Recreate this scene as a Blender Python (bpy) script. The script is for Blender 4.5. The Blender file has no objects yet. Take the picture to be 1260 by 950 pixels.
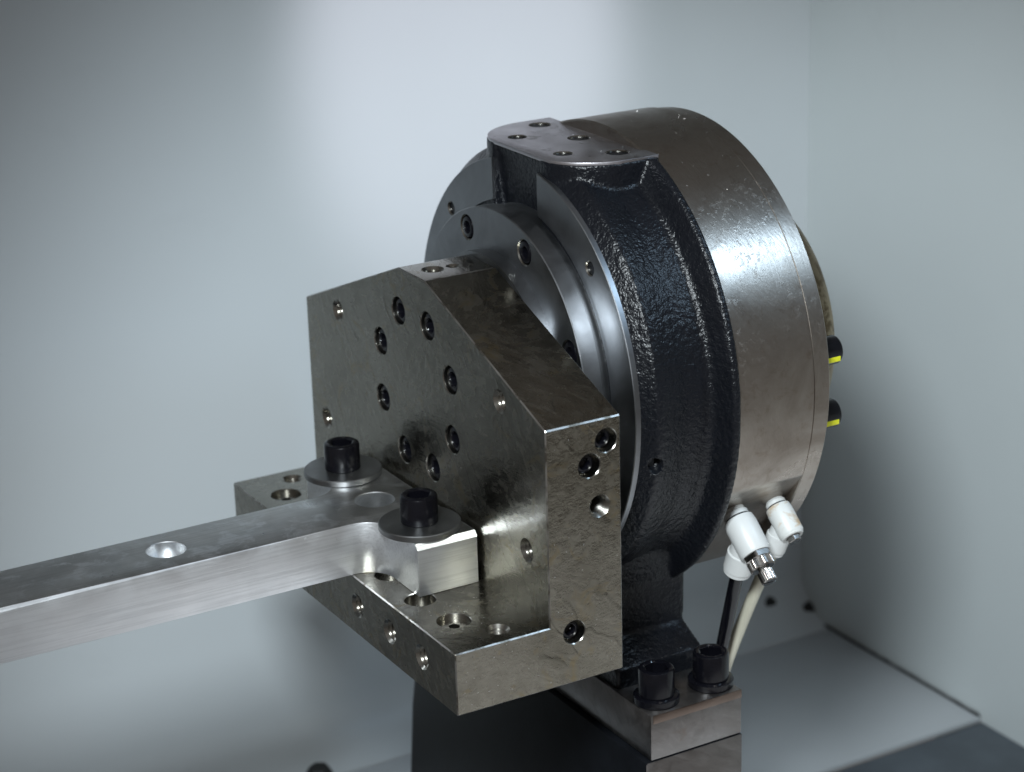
import bpy, bmesh, math, random
from mathutils import Vector, Matrix, Quaternion
random.seed(7)
scene = bpy.context.scene
COL = scene.collection
S = 0.001                                   # everything below is written in millimetres
PI = math.pi
R = math.radians

# ------------------------------------------------------------------ camera
def look_basis(yaw, pitch, roll):
    f = Vector((math.cos(pitch)*math.cos(yaw), math.cos(pitch)*math.sin(yaw), math.sin(pitch)))
    r = Vector((math.sin(yaw), -math.cos(yaw), 0)); u = r.cross(f)
    c, s = math.cos(roll), math.sin(roll)
    return c*r + s*u, -s*r + c*u, f
cam_d = bpy.data.cameras.new('camera'); cam = bpy.data.objects.new('camera', cam_d); COL.objects.link(cam)
_r, _u, _f = look_basis(R(60.4688), R(-19.3758), R(-1.6772))
CAM = Vector((-376.5, -741.8, 381.4))
m = Matrix((_r, _u, -_f)).transposed().to_4x4(); m.translation = CAM*S
cam.matrix_world = m
cam_d.sensor_fit = 'HORIZONTAL'; cam_d.sensor_width = 36.0; cam_d.lens = 36.0*2746/1260
cam_d.clip_start = 0.02; cam_d.clip_end = 50
cam_d.dof.use_dof = True; cam_d.dof.focus_distance = 0.845; cam_d.dof.aperture_fstop = 12.0
scene.camera = cam

# ------------------------------------------------------------------ world, lamps and added fill spots
world = bpy.data.worlds.new('World'); scene.world = world; world.use_nodes = True
bg = world.node_tree.nodes['Background']; bg.inputs['Color'].default_value = (1.0, 0.91, 0.84, 1); bg.inputs['Strength'].default_value = 0.13
def area(name, loc, target, sx, sy, power, color, spread=180):
    d = bpy.data.lights.new(name, 'AREA'); d.shape = 'RECTANGLE'; d.size = sx*S; d.size_y = sy*S
    d.energy = power; d.color = color; d.spread = R(spread)
    o = bpy.data.objects.new(name, d); COL.objects.link(o); o.location = Vector(loc)*S
    o.rotation_euler = (Vector(target)-Vector(loc)).to_track_quat('-Z', 'Y').to_euler()
    return o
def spot(name, loc, target, half, blend, radius, power, color):
    d = bpy.data.lights.new(name, 'SPOT'); d.spot_size = R(half*2); d.spot_blend = blend; d.shadow_soft_size = radius*S
    d.energy = power; d.color = color
    o = bpy.data.objects.new(name, d); COL.objects.link(o); o.location = Vector(loc)*S
    o.rotation_euler = (Vector(target)-Vector(loc)).to_track_quat('-Z', 'Y').to_euler()
    return o
spot('lamp_front', (-415, -590, 610), (305, 225, -235), 19.7, .42, 85, 43.0, (0.865, 0.953, 1.0))
spot('fill_wall_pool', (150, -200, 600), (160, 244, 180), 10.5, .65, 20, 10.0, (0.94, 0.90, 1.0))  # added unseen spot that makes the bright pool on the left wall
area('lamp_side', (335, -330, 450), (90, -60, 110), 36, 90, 0.12, (0.55, 0.77, 1.0), 75)
spot('fill_floor_bounce', (130, -420, 700), (150, -380, -200), 24, .5, 40, 31.0, (1.0, 0.97, 0.96))  # added unseen spot; lights the front floor so metal faces reflect it
scene.view_settings.view_transform = 'Standard'; scene.view_settings.look = 'None'
scene.view_settings.exposure = 0.0; scene.view_settings.gamma = 1.0
scene.view_settings.use_curve_mapping = False
scene.render.resolution_x = 1024; scene.render.resolution_y = 772

# ------------------------------------------------------------------ materials
class NT:
    def __init__(s, name):
        s.m = bpy.data.materials.new(name); s.m.use_nodes = True
        s.t = s.m.node_tree; s.b = s.t.nodes['Principled BSDF']
        s.co = s.n('ShaderNodeTexCoord').outputs['Object']
    def n(s, typ, **kw):
        o = s.t.nodes.new(typ)
        for k, v in kw.items():
            if k in o.inputs: s.set(o.inputs[k], v)
            else: setattr(o, k, v)
        return o
    def set(s, sock, v):
        if hasattr(v, 'is_output') or isinstance(v, bpy.types.NodeSocket): s.t.links.new(v, sock)
        else: sock.default_value = v
    def p(s, **kw):
        for k, v in kw.items(): s.set(s.b.inputs[k.replace('_', ' ')], v)
    def map(s, scale, rot=(0, 0, 0)):
        src = s.co
        if any(rot):
            q = s.n('ShaderNodeVectorRotate'); q.rotation_type = 'EULER_XYZ'; q.inputs['Rotation'].default_value = rot
            s.t.links.new(src, q.inputs['Vector']); src = q.outputs[0]; rot = (0, 0, 0)
        o = s.n('ShaderNodeMapping'); o.inputs['Scale'].default_value = scale; o.inputs['Rotation'].default_value = rot
        s.t.links.new(src, o.inputs['Vector']); return o.outputs[0]
    def noise(s, scale, detail=4, rough=.55, dist=0, vec=None):
        o = s.n('ShaderNodeTexNoise', Scale=scale, Detail=detail, Roughness=rough, Distortion=dist)
        s.t.links.new(vec if vec is not None else s.co, o.inputs['Vector']); return o.outputs['Fac']
    def ramp(s, fac, stops):
        o = s.n('ShaderNodeValToRGB'); e = o.color_ramp.elements
        while len(e) < len(stops): e.new(0.5)
        for i, (p, c) in enumerate(stops):
            e[i].position = p; e[i].color = (c, c, c, 1) if isinstance(c, (int, float)) else (*c, 1)
        s.t.links.new(fac, o.inputs['Fac']); return o.outputs['Color']
    def math(s, op, a, b=0.0):
        o = s.n('ShaderNodeMath'); o.operation = op; s.set(o.inputs[0], a); s.set(o.inputs[1], b); return o.outputs[0]
    def mix(s, fac, a, b):
        o = s.n('ShaderNodeMix'); o.data_type = 'RGBA'
        s.set(o.inputs['Factor'], fac)
        s.set(o.inputs[6], a if not isinstance(a, tuple) else (*a, 1)); s.set(o.inputs[7], b if not isinstance(b, tuple) else (*b, 1))
        return o.outputs[2]
    def bump(s, h, strength=.5, dist=.0005, normal=None):
        o = s.n('ShaderNodeBump'); o.inputs['Strength'].default_value = strength; o.inputs['Distance'].default_value = dist
        s.t.links.new(h, o.inputs['Height'])
        if normal is not None: s.t.links.new(normal, o.inputs['Normal'])
        return o.outputs['Normal']

def mat_oily(name, base, dark, rust, r0=.22, r1=.45, smear=1.0, rust_at=.60):
    k = NT(name)
    big = k.noise(18, 4, .6, .6)
    mid = k.noise(70, 5, .65, 1.2)
    # wipe marks left in the oil film: short strokes in a few directions, patch by patch
    def stroke(rot, sc, dist): return k.noise(sc, 4, .6, dist, k.map((1, 1, .07), rot))
    sel1 = k.ramp(k.noise(22, 1, .5, .5), [(.48, 0), (.52, 1)]); sel2 = k.ramp(k.noise(19, 1, .5, .5, k.map((1.3, .8, 1.1), (.5, .2, .8))), [(.49, 0), (.53, 1)])
    st = k.mix(sel1, stroke((.75, .55, .2), 300, .35), stroke((-.5, 1.0, .4), 260, .5)); st = k.mix(sel2, st, stroke((1.7, -.5, .9), 320, .4))
    w1 = k.n('ShaderNodeTexWave', Scale=42, Distortion=7, Detail=2)
    w1.inputs['Detail Scale'].default_value = 1.4
    k.t.links.new(k.map((1, 1, .55), (.4, .3, .9)), w1.inputs['Vector'])
    ridge = k.math('MULTIPLY', k.ramp(w1.outputs['Fac'], [(.0, 0), (.92, .03), (1, 1)]), k.ramp(k.noise(30, 3), [(.54, 0), (.60, 1)]))
    tool = k.noise(1.0, 3, .6, 0, k.map((700, 90, 1400), (.1, .2, .1)))
    h = k.math('ADD', k.math('MULTIPLY', ridge, .25), k.math('ADD', k.math('MULTIPLY', st, .75), k.math('ADD', k.math('MULTIPLY', mid, .10), k.math('MULTIPLY', tool, .45))))
    c = k.mix(k.ramp(big, [(.35, 0), (.68, .75)]), base, dark)
    c = k.mix(k.math('MULTIPLY', k.ramp(mid, [(rust_at, 0), (rust_at+.16, 1)]), .5), c, rust)
    c = k.mix(k.ramp(st, [(.36, .22), (.5, 0)]), c, tuple(x*.45 for x in dark))
    c = k.mix(k.ramp(st, [(.54, 0), (.68, .22)]), c, tuple(x*1.5 for x in base))
    c = k.mix(k.math('MULTIPLY', ridge, .28), c, tuple(x*.35 for x in dark))
    rg = k.n('ShaderNodeMapRange'); k.t.links.new(k.math('ADD', k.math('MULTIPLY', mid, .45), k.math('MULTIPLY', st, .55)), rg.inputs['Value'])
    rg.inputs['From Min'].default_value = .36; rg.inputs['From Max'].default_value = .64
    rg.inputs['To Min'].default_value = r0; rg.inputs['To Max'].default_value = r1
    k.p(Base_Color=c, Metallic=1.0, Roughness=rg.outputs[0], Normal=k.bump(h, .36*smear, .0008))
    k.p(Coat_Weight=.25, Coat_Roughness=.12)
    return k.m

def mat_metal(name, col, rough=.3, var=.12, brush=None, bump=.05, spots=None, metallic=1.0):
    k = NT(name)
    n1 = k.noise(60, 4, .6, .4)
    rr = k.n('ShaderNodeMapRange'); k.t.links.new(n1, rr.inputs['Value'])
    rr.inputs['From Min'].default_value = .3; rr.inputs['From Max'].default_value = .7
    rr.inputs['To Min'].default_value = max(.04, rough-var); rr.inputs['To Max'].default_value = rough+var
    dk = tuple(x*.72 for x in col)
    c = k.mix(k.ramp(k.noise(25, 4, .6, .8), [(.4, 0), (.65, 1)]), col, dk) if name != 'aluminium' else k.mix(k.ramp(k.noise(14, 5, .65, .6), [(.45, 0), (.7, 1)]), col, tuple(x*.86 for x in col))
    if spots: c = k.mix(k.ramp(k.noise(90, 5, .65, .5), [(spots[1], 0), (spots[1]+.1, 1)]), c, spots[0])
    if brush is None: h = k.noise(900, 3, .6)
    else:
        h = k.noise(1.0, 3, .65, 0, k.map(brush))
        c = k.mix(k.ramp(h, [(.35, .30), (.55, 0)]), c, tuple(x*.55 for x in col))
    k.p(Base_Color=c, Metallic=metallic, Roughness=rr.outputs[0], Normal=k.bump(h, bump, .0003))
    return k.m

def mat_plain(name, col, rough=.5, metallic=0.0, var=.25, nscale=120, bump=.1, bscale=700, spec=.5):
    k = NT(name)
    c = k.mix(k.ramp(k.noise(nscale, 4, .6), [(.35, 0), (.7, 1)]), col, tuple(x*(1-var) for x in col))
    k.p(Base_Color=c, Roughness=rough, Metallic=metallic, Normal=k.bump(k.noise(bscale, 3), bump, .0003), Specular_IOR_Level=spec)
    return k.m

def mat_cast(name):
    k = NT(name)
    n1 = k.noise(480, 2, .5, .2); n2 = k.noise(1300, 2, .5); n3 = k.noise(60, 3)
    h = k.math('ADD', k.math('MULTIPLY', n1, 1.0), k.math('ADD', k.math('MULTIPLY', n2, .35), k.math('MULTIPLY', n3, .5)))
    c = k.mix(n3, (.003, .0035, .005), (.006, .007, .010))
    k.p(Base_Color=c, Roughness=.31, Normal=k.bump(h, .44, .0014))
    k.p(Specular_IOR_Level=.35)
    return k.m

def mat_wall(name, col, var=.06):
    k = NT(name)
    c = k.mix(k.ramp(k.noise(4, 3), [(.3, 0), (.75, 1)]), col, tuple(x*(1-var) for x in col))
    c = k.mix(k.math('MULTIPLY', k.ramp(k.noise(14, 5, .7, .4), [(.62, 0), (.8, 1)]), .25), c, tuple(x*.8 for x in col))
    k.p(Base_Color=c, Roughness=.42, Normal=k.bump(k.noise(260, 3), .08, .0004))
    return k.m

M = {}
M['oily'] = mat_oily('oily_steel', (.275, .26, .22), (.165, .153, .12), (.30, .22, .085), .15, .36, .8, .565)
def mat_drum(name):
    k = NT(name)
    ring = k.noise(1.0, 4, .7, 0, k.map((1500, 25, 25))); blot = k.noise(26, 5, .62, .9); fine = k.noise(150, 5, .7, .5); scr = k.noise(1.0, 3, .6, .3, k.map((900, 60, 240), (.3, .5, .2)))
    c = k.mix(k.ramp(blot, [(.36, 0), (.64, 1)]), (.40, .36, .32), (.265, .228, .195))
    c = k.mix(k.math('MULTIPLY', k.ramp(fine, [(.55, 0), (.72, 1)]), .5), c, (.20, .15, .11))
    pit = k.math('MULTIPLY', k.ramp(k.noise(420, 4, .7, .3), [(.54, 0), (.62, 1)]), k.ramp(k.noise(20, 4, .6, .8), [(.46, 0), (.60, 1)]))
    rg = k.n('ShaderNodeMapRange'); k.t.links.new(blot, rg.inputs['Value'])
    for n_, v_ in (('From Min', .35), ('From Max', .65), ('To Min', .27), ('To Max', .42)): rg.inputs[n_].default_value = v_
    rg2 = k.math('ADD', rg.outputs[0], k.math('MULTIPLY', pit, .10))
    h = k.math('ADD', k.math('MULTIPLY', ring, .5), k.math('ADD', k.math('MULTIPLY', pit, .35), k.math('MULTIPLY', scr, .6)))
    k.p(Base_Color=c, Metallic=1.0, Roughness=rg2, Normal=k.bump(h, .16, .0006))
    return k.m
M['drum'] = mat_drum('drum_steel')
M['cap'] = mat_metal('stained_cap', (.40, .33, .22), .30, .14, None, .25, ((.16, .12, .07), .50))
M['edge'] = mat_metal('worn_highlight_steel', (.60, .58, .55), .34, .10, None, .10, ((.22, .20, .17), .50))  # worn edges, with their bright highlights also put into the colour
M['bore'] = mat_metal('bore_steel', (.40, .385, .35), .24, .06, None, .06)
M['disc'] = mat_metal('blued_steel', (.29, .30, .315), .37, .07, None, .08)
M['pad'] = mat_metal('ground_steel', (.58, .555, .58), .36, .10, None, .06, ((.16, .14, .13), .60))
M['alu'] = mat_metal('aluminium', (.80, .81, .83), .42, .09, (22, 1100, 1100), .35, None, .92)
M['alu_top'] = mat_metal('aluminium_shaded_top', (.56, .555, .545), .36, .10, (22, 900, 900), .25, ((.64, .64, .645), .50))  # top face: reflected dark wall put into the colour, with pale smears
M['alu_end'] = mat_metal('milled_aluminium', (.80, .81, .82), .38, .06, (500, 60, 900), .10)
M['washer'] = mat_metal('washer_steel', (.33, .335, .34), .38, .08, None, .08)
M['black'] = mat_plain('black_oxide', (.004, .004, .006), .20, .0, .3, 200, .06, 700, .4)
M['cast'] = mat_cast('black_paint_casting')
M['plate'] = mat_oily('plate_steel', (.24, .23, .225), (.15, .135, .125), (.19, .14, .11), .30, .48, .4, .58)
M['copper'] = mat_metal('rusty_edge', (.20, .155, .13), .42, .1, None, .2)
M['riser'] = mat_plain('riser_shaded_steel', (.006, .007, .009), .4, .0, .35, 90, .15, 500, .12)  # steel faces darkened in colour for the dark surroundings they reflect
M['white'] = mat_plain('white_resin', (.62, .63, .62), .36, .0, .05, 60, .04)
def mat_stained(name, lo):
    k = NT(name)
    c = k.mix(k.ramp(k.noise(130, 4, .6, .5), [(lo, 0), (lo+.10, .55), (lo+.2, .9)]), (.62, .63, .61), (.42, .25, .08))
    k.p(Base_Color=c, Roughness=.4); return k.m
M['stain'] = mat_stained('stained_resin', .575)
M['chrome'] = mat_metal('nickel', (.42, .40, .38), .20, .08, None, .05)
M['yellow'] = mat_plain('yellow_paint', (.80, .78, .02), .45, .0, .12, 500, .05)
M['tube_black'] = mat_plain('black_tube', (.004, .004, .006), .16)
M['tube_cream'] = mat_plain('cream_tube', (.52, .50, .40), .32, .0, .15, 60)
M['wall'] = mat_wall('wall_paint', (.57, .607, .628))
M['wall_r'] = mat_wall('wall_paint_side', (.575, .62, .625))
M['floor_lit'] = mat_wall('floor_paint_brightened', (.60, .63, .65), .10)  # unseen front floor, colour raised to brighten the drum's reflection
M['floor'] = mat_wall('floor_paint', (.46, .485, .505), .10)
M['pan'] = mat_plain('dark_pan', (.075, .09, .105), .5, .0, .3, 40, .2, 300)
M['grime'] = mat_plain('grime', (.02, .02, .02), .6, .0, .4, 200, .4, 300)
M['rubber'] = mat_plain('rubber', (.012, .012, .012), .55)

# ------------------------------------------------------------------ mesh helpers (mm in, metres out)
def smooth(me, ang=32):
    for p in me.polygons: p.use_smooth = True
    me.set_sharp_from_angle(angle=R(ang))
def obj(name, bm, mat, parent=None, ang=32, origin=(0, 0, 0), keep=False):
    """bm in mm, world coordinates; the object's origin goes to `origin`"""
    bmesh.ops.recalc_face_normals(bm, faces=bm.faces[:])
    me = bpy.data.meshes.new(name)
    o0 = Vector(origin)
    for v in bm.verts: v.co = (v.co - o0)*S
    bm.to_mesh(me); bm.free()
    for mm in (mat if isinstance(mat, (list, tuple)) else [mat]): me.materials.append(M[mm])
    smooth(me, ang)
    o = bpy.data.objects.new(name, me); COL.objects.link(o)
    o.location = o0*S
    if parent is not None: attach(o, parent)
    return o
def wloc(o):
    v = Vector(o.location); p = o.parent
    while p: v = v + p.location; p = p.parent      # parents are never rotated
    return v
def attach(o, parent):
    o.location = Vector(o.location) - wloc(parent); o.parent = parent
def thing(name, label, cat, loc, group=None):
    o = bpy.data.objects.new(name, None); COL.objects.link(o); o.location = Vector(loc)*S
    o.empty_display_size = .01
    return tag(o, label, cat, group)
def tag(o, label, cat, group=None):
    o['label'] = label; o['category'] = cat
    if group: o['group'] = group
    return o
def struct(o): o['kind'] = 'structure'; return o

def box_bm(x0, x1, y0, y1, z0, z1, bev=.4, bm=None):
    b = bmesh.new(); bmesh.ops.create_cube(b, size=1)
    for v in b.verts: v.co = Vector(((x0+x1)/2+v.co.x*(x1-x0), (y0+y1)/2+v.co.y*(y1-y0), (z0+z1)/2+v.co.z*(z1-z0)))
    if bev: bmesh.ops.bevel(b, geom=b.edges[:], offset=bev, segments=2, affect='EDGES', profile=.5)
    return join(bm, b)
def join(bm, b, mi=None):
    if mi is not None:
        for f in b.faces: f.material_index = mi
    if bm is None: return b
    me = bpy.data.meshes.new('tmp'); b.to_mesh(me); b.free(); bm.from_mesh(me); bpy.data.meshes.remove(me); return bm
def frame(axis):
    z = Vector(axis).normalized(); a = Vector((0, 0, 1)) if abs(z.z) < .9 else Vector((1, 0, 0))
    x = a.cross(z).normalized(); return x, z.cross(x), z
def lathe_bm(prof, o=(0, 0, 0), axis=(1, 0, 0), seg=48, bm=None, mi=None, closed=False, rfun=None):
    """prof: (height along axis, radius); ends are capped (or the profile loop is closed)"""
    b = bmesh.new(); X, Y, Z = frame(axis); o = Vector(o); rings = []
    for i, (h, r) in enumerate(prof):
        ring = []
        for k in range(seg):
            a = 2*PI*k/seg; rr = rfun(i, a, r) if rfun else r
            ring.append(b.verts.new(o + Z*h + X*(rr*math.cos(a)) + Y*(rr*math.sin(a))))
        rings.append(ring)
    n = len(rings)
    for i in range(n if closed else n-1):
        A, B = rings[i], rings[(i+1) % n]
        for k in range(seg): b.faces.new((A[k], A[(k+1) % seg], B[(k+1) % seg], B[k]))
    if not closed: b.faces.new(rings[0]); b.faces.new(rings[-1])
    bmesh.ops.recalc_face_normals(b, faces=b.faces[:])
    return join(bm, b, mi)
def prism_bm(pts, z0, z1, bev=.4, to=lambda a, b, c: (a, b, c), bm=None, edges='all'):
    b = bmesh.new()
    A = [b.verts.new(to(p[0], p[1], z0)) for p in pts]; B = [b.verts.new(to(p[0], p[1], z1)) for p in pts]
    n = len(pts)
    b.faces.new(A); b.faces.new(B)
    for i in range(n): b.faces.new((A[i], A[(i+1) % n], B[(i+1) % n], B[i]))
    bmesh.ops.recalc_face_normals(b, faces=b.faces[:])
    if bev:
        es = [e for e in b.edges if len(e.link_faces) == 2 and e.calc_face_angle() > R(25)]
        bmesh.ops.bevel(b, geom=es, offset=bev, segments=2, affect='EDGES', profile=.5)
    return join(bm, b)
def hole(bm, o, inward, r, depth, ch=.5, thread=False, seg=36, pitch=1.5, step=None):
    """lathe cutter for a hole: starts proud of the surface, chamfer, straight or threaded bore"""
    p = [(-3, r+ch), (0, r+ch), (ch, r)]
    if thread:
        h = ch
        while h < depth-pitch: p += [(h+pitch*.5, r-.75), (h+pitch, r)]; h += pitch
        p.append((depth, r-.4))
    elif step:
        p += [(depth, r), (depth, step[0]), (depth+step[1], step[0])]
    else: p.append((depth, r))
    return lathe_bm(p, o, inward, seg, bm, 1)
def boolean(o, cutter_bm, op='DIFFERENCE', solver='EXACT', ang=32, mats=None):
    c = obj('cutter', cutter_bm, mats or ['bore', 'bore'], None, ang)
    if o.data.materials and len(o.data.materials) == 1: o.data.materials.append(M['bore'])
    c.location = (0, 0, 0)
    md = o.modifiers.new('b', 'BOOLEAN'); md.object = c; md.operation = op; md.solver = solver
    bpy.context.view_layer.update()
    dg = bpy.context.evaluated_depsgraph_get()
    me = bpy.data.meshes.new_from_object(o.evaluated_get(dg))
    o.modifiers.remove(md); old = o.data; nm = old.name; o.data = me; bpy.data.meshes.remove(old); me.name = nm
    bpy.data.objects.remove(c); smooth(me, ang)
    return o
def apply_mods(o, ang=40):
    bpy.context.view_layer.update(); dg = bpy.context.evaluated_depsgraph_get()
    me = bpy.data.meshes.new_from_object(o.evaluated_get(dg)); o.modifiers.clear(); old = o.data; o.data = me
    bpy.data.meshes.remove(old); smooth(me, ang)

def hexr(ap): return lambda a: ap/math.cos((a % (PI/3)) - PI/6)
def screw_mesh(name, rad, height, ap, depth, mat='black', washer=None):
    """socket head cap screw along +Z, underside of the head at 0"""
    hx = hexr(ap); c = rad*.09
    prof = [(0, rad*.96), (.25, rad), (height-c*1.6, rad), (height-c*.6, rad-c*.45), (height, rad-c*1.5), (height, ap*1.22), (height-.5, ap), (height-depth, ap), (height-depth-ap*.35, .3)]
    hexi = {6, 7}
    b = lathe_bm(prof, (0, 0, 0), (0, 0, 1), 48, None, None, False, lambda i, a, r: hx(a) if i in hexi else r)
    if washer: lathe_bm([(-washer[1], washer[0]-.3), (-washer[1]+.3, washer[0]), (-.4, washer[0]), (-.02, washer[0]-.6)], (0, 0, 0), (0, 0, 1), 48, b)
    for v in b.verts: v.co *= S
    bmesh.ops.recalc_face_normals(b, faces=b.faces[:])
    me = bpy.data.meshes.new(name); b.to_mesh(me); b.free(); me.materials.append(M[mat]); smooth(me, 35); return me
def put(name, me, loc, axis, parent=None, spin=0.0):
    o = bpy.data.objects.new(name, me); COL.objects.link(o); o.location = Vector(loc)*S
    q = Vector((0, 0, 1)).rotation_difference(Vector(axis)); o.rotation_mode = 'QUATERNION'
    o.rotation_quaternion = q @ Quaternion((0, 0, 1), spin)
    if parent is not None: attach(o, parent)
    return o
def tube_bm(pts, rad, seg=20, sub=10):
    P = [Vector(p) for p in pts]; Q = []
    n = len(P)
    for i in range(n-1):
        p0, p1, p2, p3 = P[max(i-1, 0)], P[i], P[i+1], P[min(i+2, n-1)]
        for k in range(sub):
            t = k/sub; Q.append(.5*((2*p1)+(p2-p0)*t+(2*p0-5*p1+4*p2-p3)*t*t+(3*p1-p0-3*p2+p3)*t**3))
    Q.append(P[-1]); b = bmesh.new(); rings = []; x = None
    for i, q in enumerate(Q):
        d = (Q[min(i+1, len(Q)-1)]-Q[max(i-1, 0)]).normalized()
        x = frame(d)[0] if x is None else (x - d*x.dot(d)).normalized()
        y = d.cross(x)
        rings.append([b.verts.new(q + x*rad*math.cos(2*PI*k/seg) + y*rad*math.sin(2*PI*k/seg)) for k in range(seg)])
    for A, B in zip(rings, rings[1:]):
        for k in range(seg): b.faces.new((A[k], A[(k+1) % seg], B[(k+1) % seg], B[k]))
    b.faces.new(rings[0]); b.faces.new(rings[-1]); return b

# ------------------------------------------------------------------ the setting
ZF, YW, XW = -200.0, 244.0, 378.0
b = bmesh.new()                                              # left wall, folded into the floor with a wide radius
prof = [(YW, 620.0), (YW, ZF+30)] + [(YW-30+30*math.cos(a), ZF+30-30*math.sin(a)) for a in [PI/2*k/10 for k in range(1, 11)]]
rows = [[b.verts.new((x, y, z)) for (y, z) in prof] for x in (-620.0, XW)]
for i in range(len(prof)-1): b.faces.new((rows[0][i], rows[0][i+1], rows[1][i+1], rows[1][i]))
struct(obj('wall_left', b, 'wall', None, 60))
struct(obj('wall_right', box_bm(XW, XW+4, -500, YW+4, ZF-30, 620, 0), 'wall_r'))
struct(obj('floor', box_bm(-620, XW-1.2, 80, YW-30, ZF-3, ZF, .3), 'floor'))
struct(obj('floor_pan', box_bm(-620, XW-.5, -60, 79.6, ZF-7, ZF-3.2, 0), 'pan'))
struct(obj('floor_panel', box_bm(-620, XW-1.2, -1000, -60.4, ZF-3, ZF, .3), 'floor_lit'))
# sealing joint along the foot of the right wall
b = tube_bm([(XW-1.4, YW-26, ZF+.3), (XW-1.5, 180, ZF+.4), (XW-1.3, 130, ZF+.4), (XW-1.5, 81, ZF+.4)], .9, 10, 12)
for v in b.verts: v.co += Vector((0, 0, random.uniform(-.35, .35)))
tag(obj('sealing_strip', b, 'grime', None, 60), 'thin dark sealing strip along the foot of the plain blue-grey wall', 'sealing strip')
def plug(loc, axis, label):
    b = lathe_bm([(0, 5.2), (1.5, 5.2), (2.2, 4.6), (5.2, 4.2), (6.2, 3.2)], loc, axis, 24)
    tag(obj('wall_bolt', b, 'rubber', None, 32, loc), label, 'bolt')
plug((352, YW-.2, -188), (0, -1, 0), 'dark bolt head low on the wall just behind the cream air tube')
plug((XW-.2, 234.5, -196), (-1, 0, 0), 'dark bolt head in the corner where the two walls meet the floor')
b = bmesh.new(); 
b = lathe_bm([(0, 7), (4, 7), (5, 6.4), (7, 5.2)], (43, 216, ZF), (0, 0, 1), 6)
tag(obj('floor_bolt', b, 'rubber', None, 32, (43, 216, ZF)), 'dark hexagonal bolt head on the pale floor left of the dark steel riser', 'bolt')

# ------------------------------------------------------------------ riser under the rotary unit
b = prism_bm([(-94.2, -47.8), (93, -47.8), (108, -110), (122, -214), (-94.2, -214)], 45.5, 91.4, .6, lambda a, bb, c: (c, a, bb))
ri = thing('riser', 'tall steel riser block with shade-darkened faces carrying the rotary unit', 'riser block', (68, 0, -211))
rb = obj('riser_body', b, ['riser', 'plate'], ri)
for p in rb.data.polygons:
    if p.normal.y < -.9: p.material_index = 1  # only the right face keeps its unshaded steel colour

# ------------------------------------------------------------------ rotary unit
AX = 89.0
ro = thing('rotary_unit', 'black cast rotary indexing unit with bare steel drum and round faceplate', 'rotary table', (68, 0, -47.6))
# --- casting: body of revolution, neck, foot and pad, fused and rounded like a casting
b = lathe_bm([(49, 1), (49, 83.4), (49.6, 84.4), (55.2, 90.2), (57.5, 90.2), (69, 88.5), (78.5, 89.2), (80, 90.2), (83.6, 97.6), (84.4, 98.7), (87, 98.7), (87, 1)], (0, 0, AX), (1, 0, 0), 128)
def padline(grow=0.0):
    pts = []
    hw, fx, bx, cx, cy = 41+grow, 49-grow, 88.5, 25.0, 22.0
    n = 12
    for k in range(n+1):
        a = PI/2*k/n; pts.append((fx+cx-cx*math.cos(a), -(hw-cy)-cy*math.sin(a)))
    right = [(bx, -hw)]
    pts = pts + right; mir = [(x, -y) for x, y in reversed(pts)]
    return pts + mir
cast = obj('casting', b, 'cast', None, 40)
def union(bmm): boolean(cast, bmm, 'UNION', 'EXACT', 40, ['cast', 'cast'])
union(prism_bm(padline(), 120, 178.2, 0))
union(prism_bm([(-66, 40), (-55, 8), (-54, -13), (-68, -20), (-68, -29), (68, -29), (68, -20), (54, -13), (55, 8), (66, 40)], 49.5, 90.5, 0, lambda a, bb, c: (c, a, bb)))
bs = bmesh.new()
for v in [(x, y, z) for z, xx in ((139, 55.5), (182, 49.8)) for (x, y) in ((40, -17), (xx, -17), (xx, 18.5), (40, 18.5))]: bs.verts.new(v)
bs.verts.ensure_lookup_table()
for f in [(0, 1, 2, 3), (4, 5, 6, 7), (0, 1, 5, 4), (1, 2, 6, 5), (2, 3, 7, 6), (3, 0, 4, 7)]: bs.faces.new([bs.verts[i] for i in f])
boolean(cast, bs, 'DIFFERENCE', 'EXACT', 40, ['cast', 'cast'])
boolean(cast, box_bm(30, 120, -120, 120, 178.2, 230, 0), 'DIFFERENCE', 'EXACT', 40, ['cast', 'cast'])
md = cast.modifiers.new('r', 'REMESH'); md.mode = 'VOXEL'; md.voxel_size = .95*S; md.use_smooth_shade = True
md = cast.modifiers.new('s', 'SMOOTH'); md.factor = .5; md.iterations = 2
apply_mods(cast, 180)
cast.data.materials.clear(); cast.data.materials.append(M['cast'])
hb = hole(None, (55.0, -87.6, 73.0), (.35, .92, .14), 2.6, 6, .9)
boolean(cast, hb, 'DIFFERENCE', 'EXACT', 180, ['cast', 'cast'])
for p in cast.data.polygons: p.material_index = 0
attach(cast, ro)
# --- machined faces
pf = obj('pad_face', prism_bm(padline(-.3), 177.4, 179.0, .15), 'pad')
hb = None
for x, y, r in ((78, 31, 4.3), (59.5, 17.6, 3.6), (78.5, 1.5, 4.3), (59.5, -17.6, 3.6), (77.5, -28.5, 4.3)): hb = hole(hb, (x, y, 179.0), (0, 0, -1), r, 12, .4, False, 32)
boolean(pf, hb); attach(pf, ro)
hb = None                                                   # and the same holes into the casting below
fd = obj('front_ring', lathe_bm([(48, 68.6), (48, 84.9), (48.3, 85.2), (57, 85.2), (57, 68.6)], (0, 0, AX), (1, 0, 0), 160, None, None, True), 'disc')
boolean(fd, box_bm(40, 60, -16.4, 18.8, 140, 190, 0), 'DIFFERENCE', 'EXACT', 32, ['disc', 'cast'])
for p in fd.data.polygons: p.material_index = 0
hb = None
for a in (45, 135, 225, 315): hb = hole(hb, (48, 77*math.cos(R(a)), AX+77*math.sin(R(a))), (1, 0, 0), 2.6, 7, .5, False, 24)
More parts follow.
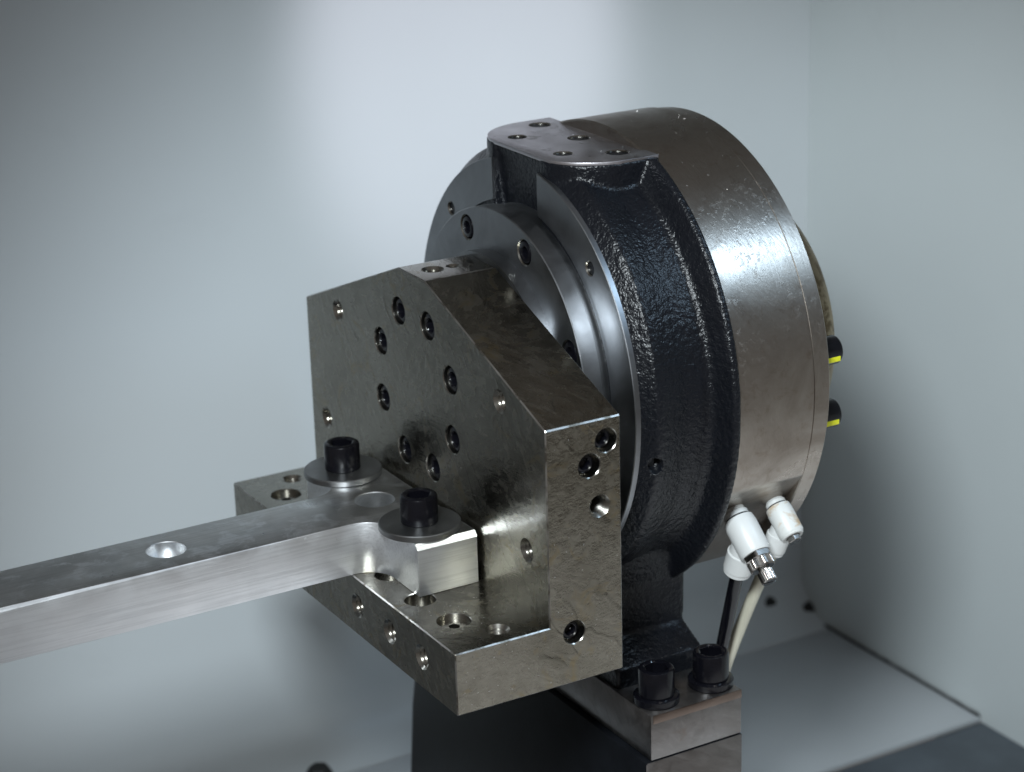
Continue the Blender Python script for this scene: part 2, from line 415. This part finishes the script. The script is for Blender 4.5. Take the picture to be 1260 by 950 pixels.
boolean(fd, hb); attach(fd, ro)
sp = obj('faceplate', lathe_bm([(31.9, 1), (31.9, 50), (38, 50), (38, 66.6), (38.4, 67), (45.6, 67), (46.2, 66.2), (47.2, 66.2), (60, 66.2), (60, 1)], (0, 0, AX), (1, 0, 0), 160), 'disc')
hb = None; SP = []
for k in range(8):
    a = R(22.5+45*k); c = (38, 59.5*math.cos(a), AX+59.5*math.sin(a)); SP.append(c); hb = hole(hb, c, (1, 0, 0), 4.9, 7, .5)
boolean(sp, hb); attach(sp, ro)
scr_sp = screw_mesh('faceplate_screw', 4.45, 6, 2.2, 3)
for c in SP: put('faceplate_screw', scr_sp, (39.0+5.0, c[1], c[2]), (-1, 0, 0), sp, random.random())
# --- steel drum, rear flange and cap
dr = obj('drum', lathe_bm([(86.6, 1), (86.6, 94.4), (87.2, 95.2), (123.4, 95.2), (123.7, 94.6), (124.4, 93.2), (124.4, 1)], (0, 0, AX), (1, 0, 0), 192), 'drum')
FA = R(41); FN = Vector((0, -math.cos(FA), -math.sin(FA))); FD = 89.7
u_ = Vector((0, math.sin(FA), -math.cos(FA)))
c0 = Vector((0, 0, AX))
bs = bmesh.new()
for xx in (70, 124.0):
    for s, d in ((-60, FD), (60, FD), (60, FD+40), (-60, FD+40)): bs.verts.new(c0 + FN*d + u_*s + Vector((xx, 0, 0)))
bs.verts.ensure_lookup_table()
for f in [(0, 1, 2, 3), (4, 5, 6, 7), (0, 1, 5, 4), (1, 2, 6, 5), (2, 3, 7, 6), (3, 0, 4, 7)]: bs.faces.new([bs.verts[i] for i in f])
boolean(dr, bs, 'DIFFERENCE', 'EXACT', 32, ['drum', 'drum'])
for p in dr.data.polygons: p.material_index = 0
attach(dr, ro)
obj('rear_flange', lathe_bm([(124.3, 1), (124.3, 93.8), (124.7, 94.3), (131.4, 94.3), (132, 93.7), (132, 1)], (0, 0, AX), (1, 0, 0), 192), 'drum', ro)
obj('rear_cap', lathe_bm([(131.8, 58), (156, 58), (161.5, 57), (165, 54.6), (165.2, 52), (165.2, 1)], (0, 0, AX), (1, 0, 0), 128), 'cap', ro)
scr_r = screw_mesh('rear_screw', 5.8, 10.5, 2.5, 4, 'black', (6.6, 4.5))
for y, z in ((-77.5, 99), (-77.5, 72.5), (-70, 85)):
    L = 136.5 if y < -75 else 134
    s = put('rear_screw', scr_r, (L, y, z), (1, 0, 0), ro)
    st = box_bm(L+.5, L+9.0, y-5.75, y-3.4, z-3.2, z-1.0, .2); mk = obj('paint_mark', st, 'yellow'); 
    mk.parent = s; mk.matrix_parent_inverse = (Matrix.Translation(wloc(ro)) @ s.matrix_basis).inverted()
# --- mounting plate and its screws
mp = obj('mounting_plate', box_bm(48, 91.2, -94, 94, -47.5, -28, .7), 'plate', ro)
obj('worn_edge', box_bm(49.0, 91.0, -94.25, -93.2, -31.6, -28.15, .15), 'copper', mp)
scr_b = screw_mesh('mounting_screw', 7.2, 11.5, 4.2, 7.0, 'black', (9.2, 3.2))
for x in (57.5, 83.5): put('mounting_screw', scr_b, (x, -83.5, -24.8), (0, 0, 1), ro, random.random())

# ------------------------------------------------------------------ angle bracket
W_, L_, T_, ZS, ZT, ZP, w_ = 100.0, 39.65, 31.78, 24.86, 102.13, 136.4, 11.06
br = thing('angle_bracket', 'oily steel angle bracket with clipped top corners bolted to the round faceplate', 'bracket', (0, 0, 0))
b = bmesh.new()
P = [(-W_, 0), (-W_, ZS), (-W_, ZT), (-w_, ZP), (w_, ZP), (W_, ZT), (W_, ZS), (W_, 0)]
V = {}
def vv(i, x):
    if (i, x) not in V: V[(i, x)] = b.verts.new((x, P[i][0], P[i][1]))
    return V[(i, x)]
for fc in ([(i, 0) for i in range(1, 7)], [(i, T_) for i in (0, 2, 3, 4, 5, 7)], [(0, -L_), (1, -L_), (6, -L_), (7, -L_)],
           [(1, -L_), (1, 0), (6, 0), (6, -L_)], [(0, -L_), (7, -L_), (7, T_), (0, T_)],
           [(0, -L_), (0, T_), (2, T_), (2, 0), (1, 0), (1, -L_)], [(7, -L_), (7, T_), (5, T_), (5, 0), (6, 0), (6, -L_)],
           [(2, 0), (2, T_), (3, T_), (3, 0)], [(3, 0), (3, T_), (4, T_), (4, 0)], [(4, 0), (4, T_), (5, T_), (5, 0)]):
    b.faces.new([vv(*t) for t in fc])
bmesh.ops.recalc_face_normals(b, faces=b.faces[:])
inner = {V[(1, 0)], V[(6, 0)]}
rs = bmesh.ops.bevel(b, geom=[e for e in b.edges if set(e.verts) != inner], offset=.45, segments=1, affect='EDGES', profile=.5)
for f in rs['faces']: f.material_index = 2
body = obj('bracket_body', b, ['oily', 'bore', 'edge'], None, 20)
hb = None; PB = []
for k in range(8):
    a = R(22.5+45*k); c = (0, 31.7*math.cos(a), 89+31.7*math.sin(a)); PB.append(c); hb = hole(hb, c, (1, 0, 0), 5.6, 13, .35)
for y, z in ((68.5, 104), (-67.5, 104), (85.5, 51), (-84.6, 50.6)): hb = hole(hb, (0, y, z), (1, 0, 0), 4.1, 20, .6, True, 36, 1.5)
for y in (-73.4, -47.4, -19.8, 19.8, 47.4, 73.4): hb = hole(hb, (-L_, y, 13), (1, 0, 0), 4.6, 12, .4, True, 36, 1.6)
for s in (-1, 1):
    hb = hole(hb, (-26.2, s*74.6, ZS), (0, 0, -1), 6.4, 2.4, .3, False, 40, 1.5, (2.1, 9))
    hb = hole(hb, (-16.3, s*89.8, ZS), (0, 0, -1), 4.0, 14, .6, True, 36, 1.5)
    hb = hole(hb, (-28.0, s*51, ZS), (0, 0, -1), 6.0, 6, .3, False, 40)
    hb = hole(hb, (-37.0+10, s*24, ZS), (0, 0, -1), 6.0, 6, .3, False, 40)
hb = hole(hb, (10.1, 0.6, ZP), (0, 0, -1), 4.2, 14, .4, True, 36)
hb = hole(hb, (18.8, 0.3, ZP), (0, 0, -1), 2.5, 10, .3, True, 28, 1.0)
SB = [((25.6, -100, 93.4), 4.6), ((18.3, -100, 85.0), 4.6), ((10.6, -100, 20.6), 4.6)]
for c, r in SB: hb = hole(hb, c, (0, 1, 0), r, 7.5, .3)
hb = hole(hb, (22.4, -100, 68.4), (0, 1, 0), 4.2, 18, .3, True, 48, 2.0)
boolean(body, hb, 'DIFFERENCE', 'EXACT', 20); attach(body, br)
scr_p = screw_mesh('bracket_screw', 5.2, 8, 2.6, 4)
for c in PB: put('bracket_screw', scr_p, (9.2, c[1], c[2]), (-1, 0, 0), br, random.random())
scr_s = screw_mesh('set_screw', 3.7, 5.0, 1.9, 3)
for (c, r) in SB: put('set_screw', scr_s, (c[0]-.4, -100+7.6, c[2]), (0, -1, 0), br, random.random())

# ------------------------------------------------------------------ aluminium bar clamped on the bracket's shelf
Z0, Z1 = ZS+.05, 46.2
hwid, hx0, hx1, hy, fr = 16.6, -27.4, -1.5, 49.5, 11.5
pts = [(-250, -hwid)]
for k in range(9):
    a = PI/2*k/8; pts.append((hx0-fr+fr*math.sin(a), -hwid-fr+fr*math.cos(a)))
pts += [(hx0, -hy), (hx1, -hy)]
pts = pts + [(x, -y) for x, y in reversed(pts)]
ab = thing('clamp_bar', 'long bare aluminium bar with T-shaped head clamped on the bracket shelf', 'bar', (-100, 0, Z0))
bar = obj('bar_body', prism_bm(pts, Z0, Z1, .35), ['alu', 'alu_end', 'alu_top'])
hb = hole(None, (-108.5, .6, Z1), (0, 0, -1), 7.6, 5.5, .25, False, 48, 1.5, (3.2, 30))
hole(hb, (-20.0, 1, Z1), (0, 0, -1), 7.9, 30, .3, False, 48)
boolean(bar, hb)
# chamfers on the near top edge and the head's corners
def wedge(p, n, size=80):
    b = bmesh.new(); X, Y, Z = frame(n); p = Vector(p)
    vs = [b.verts.new(p + X*a*size + Y*c*size + Z*h) for h in (0, 20) for a, c in ((-1, -1), (1, -1), (1, 1), (-1, 1))]
    for f in [(0, 1, 2, 3), (4, 5, 6, 7), (0, 1, 5, 4), (1, 2, 6, 5), (2, 3, 7, 6), (3, 0, 4, 7)]: b.faces.new([vs[i] for i in f])
    return b
bs = bmesh.new()
for v in ((-260, -hwid+2.6, Z1+.4), (-260, -hwid-2, Z1+.4), (-260, -hwid-2, Z1-2.6), (-260, -hwid-.4, Z1-2.6),
          (-50, -hwid+.1, Z1+.4), (-50, -hwid-2, Z1+.4), (-50, -hwid-2, Z1-.1), (-50, -hwid-.4, Z1-.1)): bs.verts.new(v)
bs.verts.ensure_lookup_table()
for f in [(0, 1, 2, 3), (4, 5, 6, 7), (0, 1, 5, 4), (1, 2, 6, 5), (2, 3, 7, 6), (3, 0, 4, 7)]: bs.faces.new([bs.verts[i] for i in f])
boolean(bar, bs, 'DIFFERENCE', 'EXACT', 30, ['alu', 'alu'])
boolean(bar, wedge((-14, -47.6, Z1), (0, -.76, .65), 22), 'DIFFERENCE', 'EXACT', 30, ['alu', 'alu'])
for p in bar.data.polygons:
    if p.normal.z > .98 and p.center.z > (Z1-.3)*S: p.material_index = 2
attach(bar, ab)
scr_c = screw_mesh('cap_screw', 7.3, 11.2, 4.1, 7)
WS = 2.6
for y, lw, ls in ((33.5, 'thick flat steel washer beside the two open holes at the shelf\'s far end', 'black socket cap screw clamping the bar head beside the shelf\'s far open holes'),
                  (-33.8, 'thick flat steel washer over the bright squared corner of the bar head', 'black socket cap screw clamping the bar head over its bright squared corner')):
    wb = lathe_bm([(0, 5.2), (0, 15.6), (.3, 16), (WS-.35, 16), (WS, 15.6), (WS, 5.2)], (-18, y, Z1+.05), (0, 0, 1), 96, None, None, True)
    tag(obj('washer', wb, 'washer', None, 32, (-18, y, Z1+.05)), lw, 'washer', 'washers on the bar head')
    s = put('cap_screw', scr_c, (-18, y, Z1+WS+.08), (0, 0, 1), None, .4); tag(s, ls, 'screw', 'screws clamping the bar')

# ------------------------------------------------------------------ air fittings and tubes
def fitting(base, sc, label, knurl, down):
    t = thing('air_fitting', label, 'air fitting', base, 'air fittings on the drum'); B = Vector(base); n = FN
    def seg(name, prof, mat, rf=None, par=t, sg=40): return obj(name, lathe_bm([(h*sc, r*sc) for h, r in prof], B, n, sg, None, None, False, rf), mat, par)
    seg('collar', [(-.5, 4.3), (1.2, 4.3), (1.6, 4.9), (3.2, 4.9), (3.4, 4.4)], 'white')
    seg('seal_ring', [(3.2, 4.3), (3.3, 4.7), (4.0, 4.7), (4.1, 4.3)], 'rubber')
    bd = seg('body', [(3.9, 5.2), (4.2, 5.8), (7, 6.2), (18.4, 6.1), (19.4, 5.6), (19.5, 3)], 'white' if knurl else 'stain')
    if knurl:
        seg('nut', [(19.3, 5.0), (19.6, 5.5), (21.6, 5.5), (22.0, 5.0)], 'chrome', lambda i, a, r: min(hexr(r*.9)(a), r*1.03))
        seg('knurled_ring', [(22.0, 4.9), (25.0, 4.9), (25.5, 4.4)], 'chrome', lambda i, a, r: r*(1+.02*(1 if round(a/(2*PI)*160) % 4 < 2 else -1)), t, 160)
        k_ = seg('adjusting_knob', [(25.4, 2.0), (26.5, 2.0), (26.7, 3.1), (30.8, 3.1), (31.2, 2.7)], 'chrome', lambda i, a, r: r*(1+.02*(1 if round(a/(2*PI)*96) % 4 < 2 else -1)), t, 96)
        bb = box_bm(-5, 5, -.45, .45, 30.3, 33, 0); q = Vector((0, 0, 1)).rotation_difference(n)
        for v in bb.verts: v.co = B + (q @ (v.co*sc))
        w0 = wloc(t); k_.parent = None; k_.location = k_.location + w0; boolean(k_, bb, 'DIFFERENCE', 'EXACT', 32, ['chrome', 'rubber']); attach(k_, t)
    else:
        seg('rim', [(18.2, 5.5), (19.8, 5.5), (20.3, 5.0), (20.3, 3.6), (18.6, 3.5)], 'stain')
        seg('adjusting_knob', [(18.4, 3.4), (22.5, 3.4), (22.9, 3.0)], 'chrome', lambda i, a, r: min(hexr(r*.9)(a), r))
    d = Vector(down).normalized(); E0 = B + n*(11.5*sc)
    el = lambda prof, name, mat, par: obj(name, lathe_bm([(h*sc, r*sc) for h, r in prof], E0, d, 40), mat, par)
    eb = el([(0, 4.6), (6, 5.0), (7.4, 5.1), (7.8, 5.7), (15.2, 5.7), (15.8, 5.2)], 'elbow', 'white', t)
    el([(15.7, 5.3), (17.0, 5.3), (17.5, 4.8), (17.5, 2.9)], 'release_ring', 'white', eb)
    return E0 + d*(14*sc), d
e1, d1 = fitting((98.6, -77.2, 41.0), 1.05, 'white elbow air fitting with knurled adjusting knob, feeding the black tube', True, (-.03, .34, -1))
e2, d2 = fitting((119.0, -76.0, 40.5), .86, 'white elbow air fitting with amber stains, feeding the cream tube', False, (-.24, .26, -1))
tb = tube_bm([e1, (98.4, -70, -22), (99.5, -62, -50), (100, -55, -95), (102, -50, -140), (106, -48, -212)], 2.7)
tag(obj('air_tube', tb, 'tube_black', None, 60, tuple(e1)), 'black plastic air tube running down behind the mounting screws', 'air tube', 'air tubes')
tb = tube_bm([e2, (105.5, -65, -29.5), (104, -57, -60), (106, -50, -100), (112, -46, -150), (115, -44, -212)], 2.6)
tag(obj('air_tube', tb, 'tube_cream', None, 60, tuple(e2)), 'cream plastic air tube running down behind the mounting screws', 'air tube', 'air tubes')

# ------------------------------------------------------------------ fine metal chips lying about (too many and too small to count)
b = bmesh.new()
def chip(p, n, L):
    X, Y, Z = frame(n); a = random.uniform(0, 2*PI); d = X*math.cos(a)+Y*math.sin(a); e = -X*math.sin(a)+Y*math.cos(a); p = Vector(p)
    w = L*random.uniform(.25, .5); h = random.uniform(.08, .25)
    vs = [b.verts.new(p + d*s_*L/2 + e*t_*w/2 + Z*(.03 + h*(1-s_*s_*.6)*u_)) for u_ in (0, 1) for s_, t_ in ((-1, -1), (1, -.6), (1, 1), (-1, .5))]
    for f in [(0, 1, 2, 3), (4, 5, 6, 7), (0, 1, 5, 4), (1, 2, 6, 5), (2, 3, 7, 6), (3, 0, 4, 7)]: b.faces.new([vs[i] for i in f])
for k in range(34):                                            # drum
    a = R(random.triangular(30, 125, 75)); x = random.uniform(90, 131); r = 95.2 if x < 123 else 94.35
    if 123 < x < 125: continue
    chip((x, -r*math.cos(a), AX+r*math.sin(a)), (0, -math.cos(a), math.sin(a)), random.uniform(.3, .9))
for k in range(26): chip((random.uniform(-37, 30), -100, random.uniform(2, 24)), (0, -1, 0), random.uniform(.25, .7))
for k in range(14): chip((random.uniform(2, 30), -100, random.uniform(28, 100)), (0, -1, 0), random.uniform(.25, .7))
for k in range(24): chip((-38+random.uniform(0, 34), random.uniform(-98, -54), ZS), (0, 0, 1), random.uniform(.3, .8))
for k in range(30): chip((random.uniform(-175, -45), -16.65, 45.4-random.expovariate(.35)), (0, -1, 0), random.uniform(.25, .8))
for k in range(16): chip((random.uniform(52, 86), random.uniform(-28, 28), 179.0), (0, 0, 1), random.uniform(.3, .8))
ch = obj('metal_chips', b, 'alu_end', None, 30); ch['kind'] = 'stuff'; tag(ch, 'tiny bright metal chips scattered over the oily steel surfaces', 'swarf')
